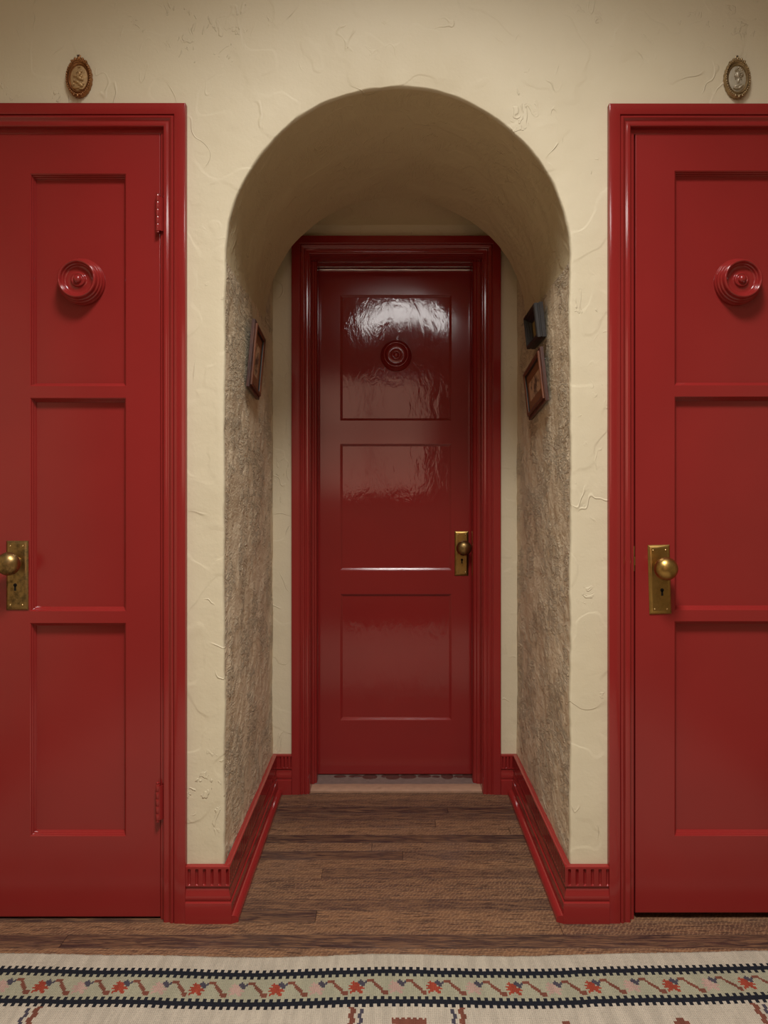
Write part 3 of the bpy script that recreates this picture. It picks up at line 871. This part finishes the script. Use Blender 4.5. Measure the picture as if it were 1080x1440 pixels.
# ------------------------------------------------------------------ oval plaques above the doors
def plaque(name, px, py, rot, rx, rz_, frame_m, field_m, relief_m, label, kind, lean):
    d = D1 - .012
    root = thing(name, (X(px, d), -.001, Z(py, d)), (lean, rot, 0)); tag(root, label, 'plaque')
    bm = bmesh.new()
    s = rz_/rx
    prof = [(rx*.62, .006), (rx*.70, .0062), (rx*.735, .0095), (rx*.765, .0105), (rx*.79, .0092), (rx*.81, .0075), (rx*.86, .0105), (rx*.92, .0128), (rx*.965, .0115), (rx*.99, .007), (rx, .0005), (rx*.9, 0)]
    rows_ = []
    seg = 96
    for r, n in prof:
        row = []
        for k in range(seg):
            a = 2*PI*k/seg; ww = 1.0
            if r > rx*.84: ww += .018*math.cos(a*24)
            if r > rx*.9 and .9 < (a % (2*PI)) < 2.24: ww += .05*abs(math.sin((a-.9)*9.4))
            row.append((r*ww*math.cos(a), -n, r*ww*s*math.sin(a)*(1 if math.sin(a) > 0 else 1)))
        rows_.append(row)
    grid(bm, rows_, True)
    # rope beads round the band
    nb = 44
    for k in range(nb):
        a = 2*PI*k/nb
        blob(bm, (rx*.905*math.cos(a), -.0122, rx*.905*s*math.sin(a)), (.0021, .0022, .0026), 8, Matrix.Rotation(-a+.5, 3, 'Y'))
    # leaves of the crest
    for a, q in ((PI/2, 1.2), (PI/2+.30, 1), (PI/2-.30, 1), (PI/2+.58, .9), (PI/2-.58, .9), (-PI/2, 1.0), (-PI/2+.28, .8), (-PI/2-.28, .8)):
        blob(bm, (rx*.97*math.cos(a), -.011, rx*.97*s*math.sin(a)), (.0046*q, .0042, .0034*q), 10, Matrix.Rotation(-a, 3, 'Y'))
    recalc(bm)
    obj('oval_frame', bm, frame_m, root, auto=50)
    bm = bmesh.new(); lathe(bm, [(0, .0078), (rx*.4, .0074), (rx*.70, .0058), (rx*.74, .004)], 0, 0, 0, 48, 1, s); recalc(bm)
    med = obj('medallion', bm, field_m, root)
    bm = bmesh.new()
    def E(x, z, a, b, n=.0030, rot=0): blob(bm, (x*rx, -.0078, z*rx*s), (a*rx, n, b*rx), 12, Matrix.Rotation(rot, 3, 'Y'))
    if kind == 'bust':
        E(.03, .20, .19, .27, .0044); E(-.13, .16, .09, .19, .0032); E(-.225, .13, .045, .05, .0034, .6); E(-.19, .24, .03, .05, .003)   # skull, face, nose, brow
        E(-.185, .06, .035, .028, .0034); E(-.15, .00, .075, .055, .0034); E(.06, -.10, .10, .24, .0034, .22)                            # lips, chin, neck
        E(.02, -.36, .36, .14, .0038, -.30); E(.20, -.44, .34, .11, .0048, -.62); E(-.12, -.50, .26, .10, .0044, .25)                   # shoulder, drapery folds
        for x, z, q in ((-.12, .42, .08), (-.03, .49, .10), (.09, .53, .11), (.20, .48, .11), (.30, .40, .11), (.33, .28, .11), (.30, .16, .10), (.16, .38, .11), (.05, .40, .09), (-.06, .36, .06), (.22, .28, .10), (.24, .06, .07), (.26, -.04, .05), (.38, .20, .07)):
            E(x, z, q, q, .0052)
    else:
        E(.06, .22, .13, .17, .0044); E(.17, .32, .10, .10, .0040); E(-.05, .12, .10, .10, .004)
        E(.05, -.02, .30, .14, .0042, .5); E(.26, -.08, .14, .10, .004, .8); E(-.26, .08, .16, .08, .004, -.3)
        E(-.12, -.22, .30, .10, .0040, .45); E(.14, -.34, .28, .13, .0042, .6); E(-.32, -.16, .08, .08, .0036)
        E(.32, -.30, .12, .12, .0036); E(-.10, -.52, .30, .08, .0036, -.15); E(.16, -.58, .16, .07, .0034); E(-.36, -.34, .07, .10, .003); E(.2, .08, .09, .12, .004, .3)
        E(-.14, .30, .05, .12, .003, .4); E(.0, .55, .1, .04, .003)
    obj('relief_figure', bm, relief_m, med)
    # hanging loop
    bm = bmesh.new()
    zc = rz_ + .0035
    tube(bm, [(.0038*math.cos(2*PI*k/18), -.010, zc + .0038*math.sin(2*PI*k/18)) for k in range(19)], .0015, 8)
    obj('hanging_loop', bm, frame_m, root)
    bm = bmesh.new(); blob(bm, (0 if kind == 'bust' else -.003, -.0105, zc+.002), (.0024, .0034, .0024), 10)
    tube(bm, [(0 if kind == 'bust' else -.003, 0, zc+.002), (0 if kind == 'bust' else -.003, -.010, zc+.002)], .0009, 8)
    obj('nail', bm, M['steel'], root)
    return root
plaque('oval_plaque', 110.0, 108.3, math.radians(2), .0335, .0495, M['bronze'], M['bronze_field'], M['bronze_field'], 'small oval bronze-gilt relief plaque of a seated figure above the left door', 'fig', 0)
plaque('oval_plaque.001', 1038.0, 109.5, math.radians(-2), .0338, .0500, M['antique'], M['silver_field'], M['gilt'], 'small oval silvery cameo plaque of a woman in profile above the right door', 'bust', 0)

# ------------------------------------------------------------------ framed pictures on the passage walls
def picture(name, sgn, yc, zc, w, h, roll, lean, label, style):
    """local: x across, z up, -y out of the wall; then turned onto the side wall"""
    xw = lerp(XL, XLb, yc/BW) if sgn < 0 else lerp(XR, XRb, yc/BW)
    root = bpy.data.objects.new(name, None); COL.objects.link(root)
    face = Matrix.Rotation(PI/2 if sgn < 0 else -PI/2, 4, 'Z')
    root.matrix_world = Matrix.Translation((xw - sgn*(.004 + (h/2)*math.sin(lean)), yc, zc)) @ face @ Matrix.Rotation(lean, 4, 'X') @ Matrix.Rotation(roll, 4, 'Y')
    tag(root, label, 'framed picture')
    def rect(e, n): return [(-w/2+e, -n, -h/2+e), (w/2-e, -n, -h/2+e), (w/2-e, -n, h/2-e), (-w/2+e, -n, h/2-e)]
    if style == 'ebony':
        bm = bmesh.new()
        grid(bm, [rect(.002, 0), rect(0, .001), rect(0, .012), rect(.0015, .0135), rect(.002, .016), rect(.001, .018), rect(.0015, .026), rect(.004, .029), rect(.007, .0295)], True); recalc(bm)
        obj('frame', bm, M['ebony'], root, auto=30)
        # carved sloping band
        bm = bmesh.new()
        e0, e1 = .007, .024
        def rl(e, n, rip):
            out = []
            cs = rect(e, n)
            for a_, b_ in zip(cs, cs[1:] + cs[:1]):
                m = 44
                for k in range(m):
                    p = Vector(a_).lerp(Vector(b_), k/m)
                    p.y -= rip*abs(math.sin(k*1.15))*.0022
                    out.append(tuple(p))
            return out
        grid(bm, [rl(e0, .0295, 0), rl(.0095, .0275, 1), rl(.0125, .0240, -.8), rl(.0155, .0215, 1), rl(.0185, .0180, -.6), rl(e1-.002, .0150, 1), rl(e1, .012, 0), rl(e1+.002, .0095, 0), rl(e1+.006, .0085, 0)], True); recalc(bm)
        tag(obj('carved_band', bm, M['ebony'], root, auto=25), 'carved dark inner band')
        bm = bmesh.new(); quad(bm, *rect(e1+.005, .0075)); recalc(bm)
        obj('picture', bm, M['yellow'], root)
    else:
        bm = bmesh.new()
        grid(bm, [rect(.002, 0), rect(0, .001), rect(0, .0105), rect(.002, .012), rect(.0045, .0122), rect(.007, .011), rect(.009, .0105)], True); recalc(bm)
        obj('outer_frame', bm, M['mahog'], root, auto=30)
        bm = bmesh.new()
        grid(bm, [rect(.009, .006), rect(.009, .0155), rect(.0105, .0172), rect(.0135, .0180), rect(.017, .0172), rect(.0195, .0155), rect(.0205, .0135)], True); recalc(bm)
        obj('inner_frame', bm, M['mahog_h'], root, auto=30)
        bm = bmesh.new()
        grid(bm, [rect(.0205, .0135), rect(.021, .0110), rect(.026, .0100)], True); recalc(bm)
        obj('slip', bm, M['ebony'], root, auto=30)
        bm = bmesh.new(); e = .026; e2 = .026 + .024*min(w, h)/.16
        grid(bm, [rect(e, .0095), rect(e2, .0095), rect(e2+.0008, .0088)], True); recalc(bm)
        obj('mount', bm, M['mat'], root)
        bm = bmesh.new(); quad(bm, *rect(e2+.0005, .0088)); recalc(bm)
        tag(obj('print', bm, M['print'], root), 'small sepia print')
        bm = bmesh.new()
        sx = -1 if sgn < 0 else 1
        blob(bm, (sx*(w/2+.0025), .001, h*.26), (.0022, .0022, .0022), 10)
        tube(bm, [(sx*(w/2-.01), -.002, h*.26-.004), (sx*(w/2+.002), .001, h*.26)], .0009, 6)
        obj('screw_eye', bm, M['steel'], root)
    # backing
    bm = bmesh.new(); quad(bm, *[(a, -.0005, c) for a, b, c in rect(.003, 0)]); recalc(bm)
    obj('backing', bm, M['black'], root)
    return root
picture('framed_picture', -1, .378, 1.512, .175, .205, math.radians(6), math.radians(4), 'sepia print in a stepped mahogany frame on the left side of the passage', 'm')
picture('framed_picture.001', 1, .375, 1.617, .18, .104, math.radians(-1), math.radians(6), 'small black carved deep frame, upper one on the right side of the passage', 'ebony')
picture('framed_picture.002', 1, .392, 1.438, .285, .160, math.radians(-6), math.radians(5), 'sepia print in a mahogany frame under the black frame on the right', 'm')

# ------------------------------------------------------------------ lights
A_ST, B_W, W_ST = 22.0, 108.0, 3.0
def emis(name, col, st):
    m = bpy.data.materials.new(name); m.use_nodes = True; n = m.node_tree.nodes; n.clear()
    e = n.new('ShaderNodeEmission'); e.inputs[0].default_value = (*col, 1); e.inputs[1].default_value = st
    o = n.new('ShaderNodeOutputMaterial'); m.node_tree.links.new(e.outputs[0], o.inputs[0]); return m
LX, LY, LR = .10, -1.95, .30
lamp = thing('reflection_pendant', (LX, LY, ZTOP)); tag(lamp, 'unseen pendant above the viewer, a glowing tube arched to shape the back door highlight', 'pendant light')
bm = bmesh.new(); lathe(bm, [(0, 0), (.07, 0), (.07, -.02), (.02, -.04), (.008, -.05), (.008, -.80), (0, -.80)], 0, 0, 0, 32, axis='z'); recalc(bm)
obj('rod', bm, M['brass'], lamp)
bm = bmesh.new(); AR = .55; zc_ = 2.535 - AR - ZTOP
tube(bm, [(AR*math.sin(a), 0, zc_ + AR*math.cos(a)) for a in [lerp(-.64, .64, k/28) for k in range(29)]], .068, 20); recalc(bm)  # unseen tube, bent to an arch to shape the back door's highlight
obj('glow_tube', bm, emis('pendant_tube_glow', (1, .97, .93), A_ST), lamp)
fix = thing('ceiling_light', (.05, -1.42, ZTOP)); tag(fix, 'flush ceiling light of the hall, between the pendant and the arch', 'ceiling light')
bm = bmesh.new(); lathe(bm, [(0, 0), (.37, 0), (.37, -.05), (.355, -.05), (.35, -.02), (0, -.02)], 0, 0, 0, 48, axis='z'); recalc(bm)
obj('fixture_body', bm, M['brass'], fix)
al = bpy.data.lights.new('ceiling_lamp', 'AREA'); al.shape = 'DISK'; al.size = .66; al.energy = B_W; al.color = (1, .975, .94); al.spread = math.radians(115)
ao = bpy.data.objects.new('ceiling_lamp', al); COL.objects.link(ao); ao.location = (.05, -1.42, ZTOP-.045)
# unseen glowing window behind the viewer, added for the back door's warm reflection
w1 = thing('added_window', ((WX0+WX1)/2, REAR, WZ0)); tag(w1, 'unseen window with a glowing apricot curtain, added for the reflection in the back door', 'window', 'structure')
bm = bmesh.new(); c_ = (WX0+WX1)/2
ww_, hh_ = (WX1-WX0)/2, WZ1-WZ0
quad(bm, (ww_, -.03, 0), (-ww_, -.03, 0), (-ww_, -.03, hh_), (ww_, -.03, hh_)); recalc(bm)
obj('curtain', bm, emis('reflection_curtain_glow', (1, .60, .43), W_ST), w1)  # glowing sheet, sized and tinted for the reflection in the back door
bm = bmesh.new()
for x0, x1, z0, z1 in ((-ww_-.06, -ww_+.02, -.06, hh_+.06), (ww_-.02, ww_+.06, -.06, hh_+.06), (-ww_, ww_, -.06, .02), (-ww_, ww_, hh_-.02, hh_+.06), (-.015, .015, 0, hh_), (-ww_, ww_, hh_*.55-.015, hh_*.55+.015)):
    box(bm, x0, x1, -.02, .03, z0, z1)
obj('window_frame', bm, M['red_trim'], w1)

wd = bpy.data.worlds.new('world'); SC.world = wd; wd.use_nodes = True
wd.node_tree.nodes['Background'].inputs[0].default_value = (0, 0, 0, 1)
SC.view_settings.view_transform = 'Standard'; SC.view_settings.look = 'None'; SC.view_settings.gamma = 1
SC.view_settings.use_curve_mapping = False
SC.view_settings.exposure = -0.72
SC.cycles.max_bounces = 12; SC.cycles.diffuse_bounces = 6; SC.cycles.glossy_bounces = 6
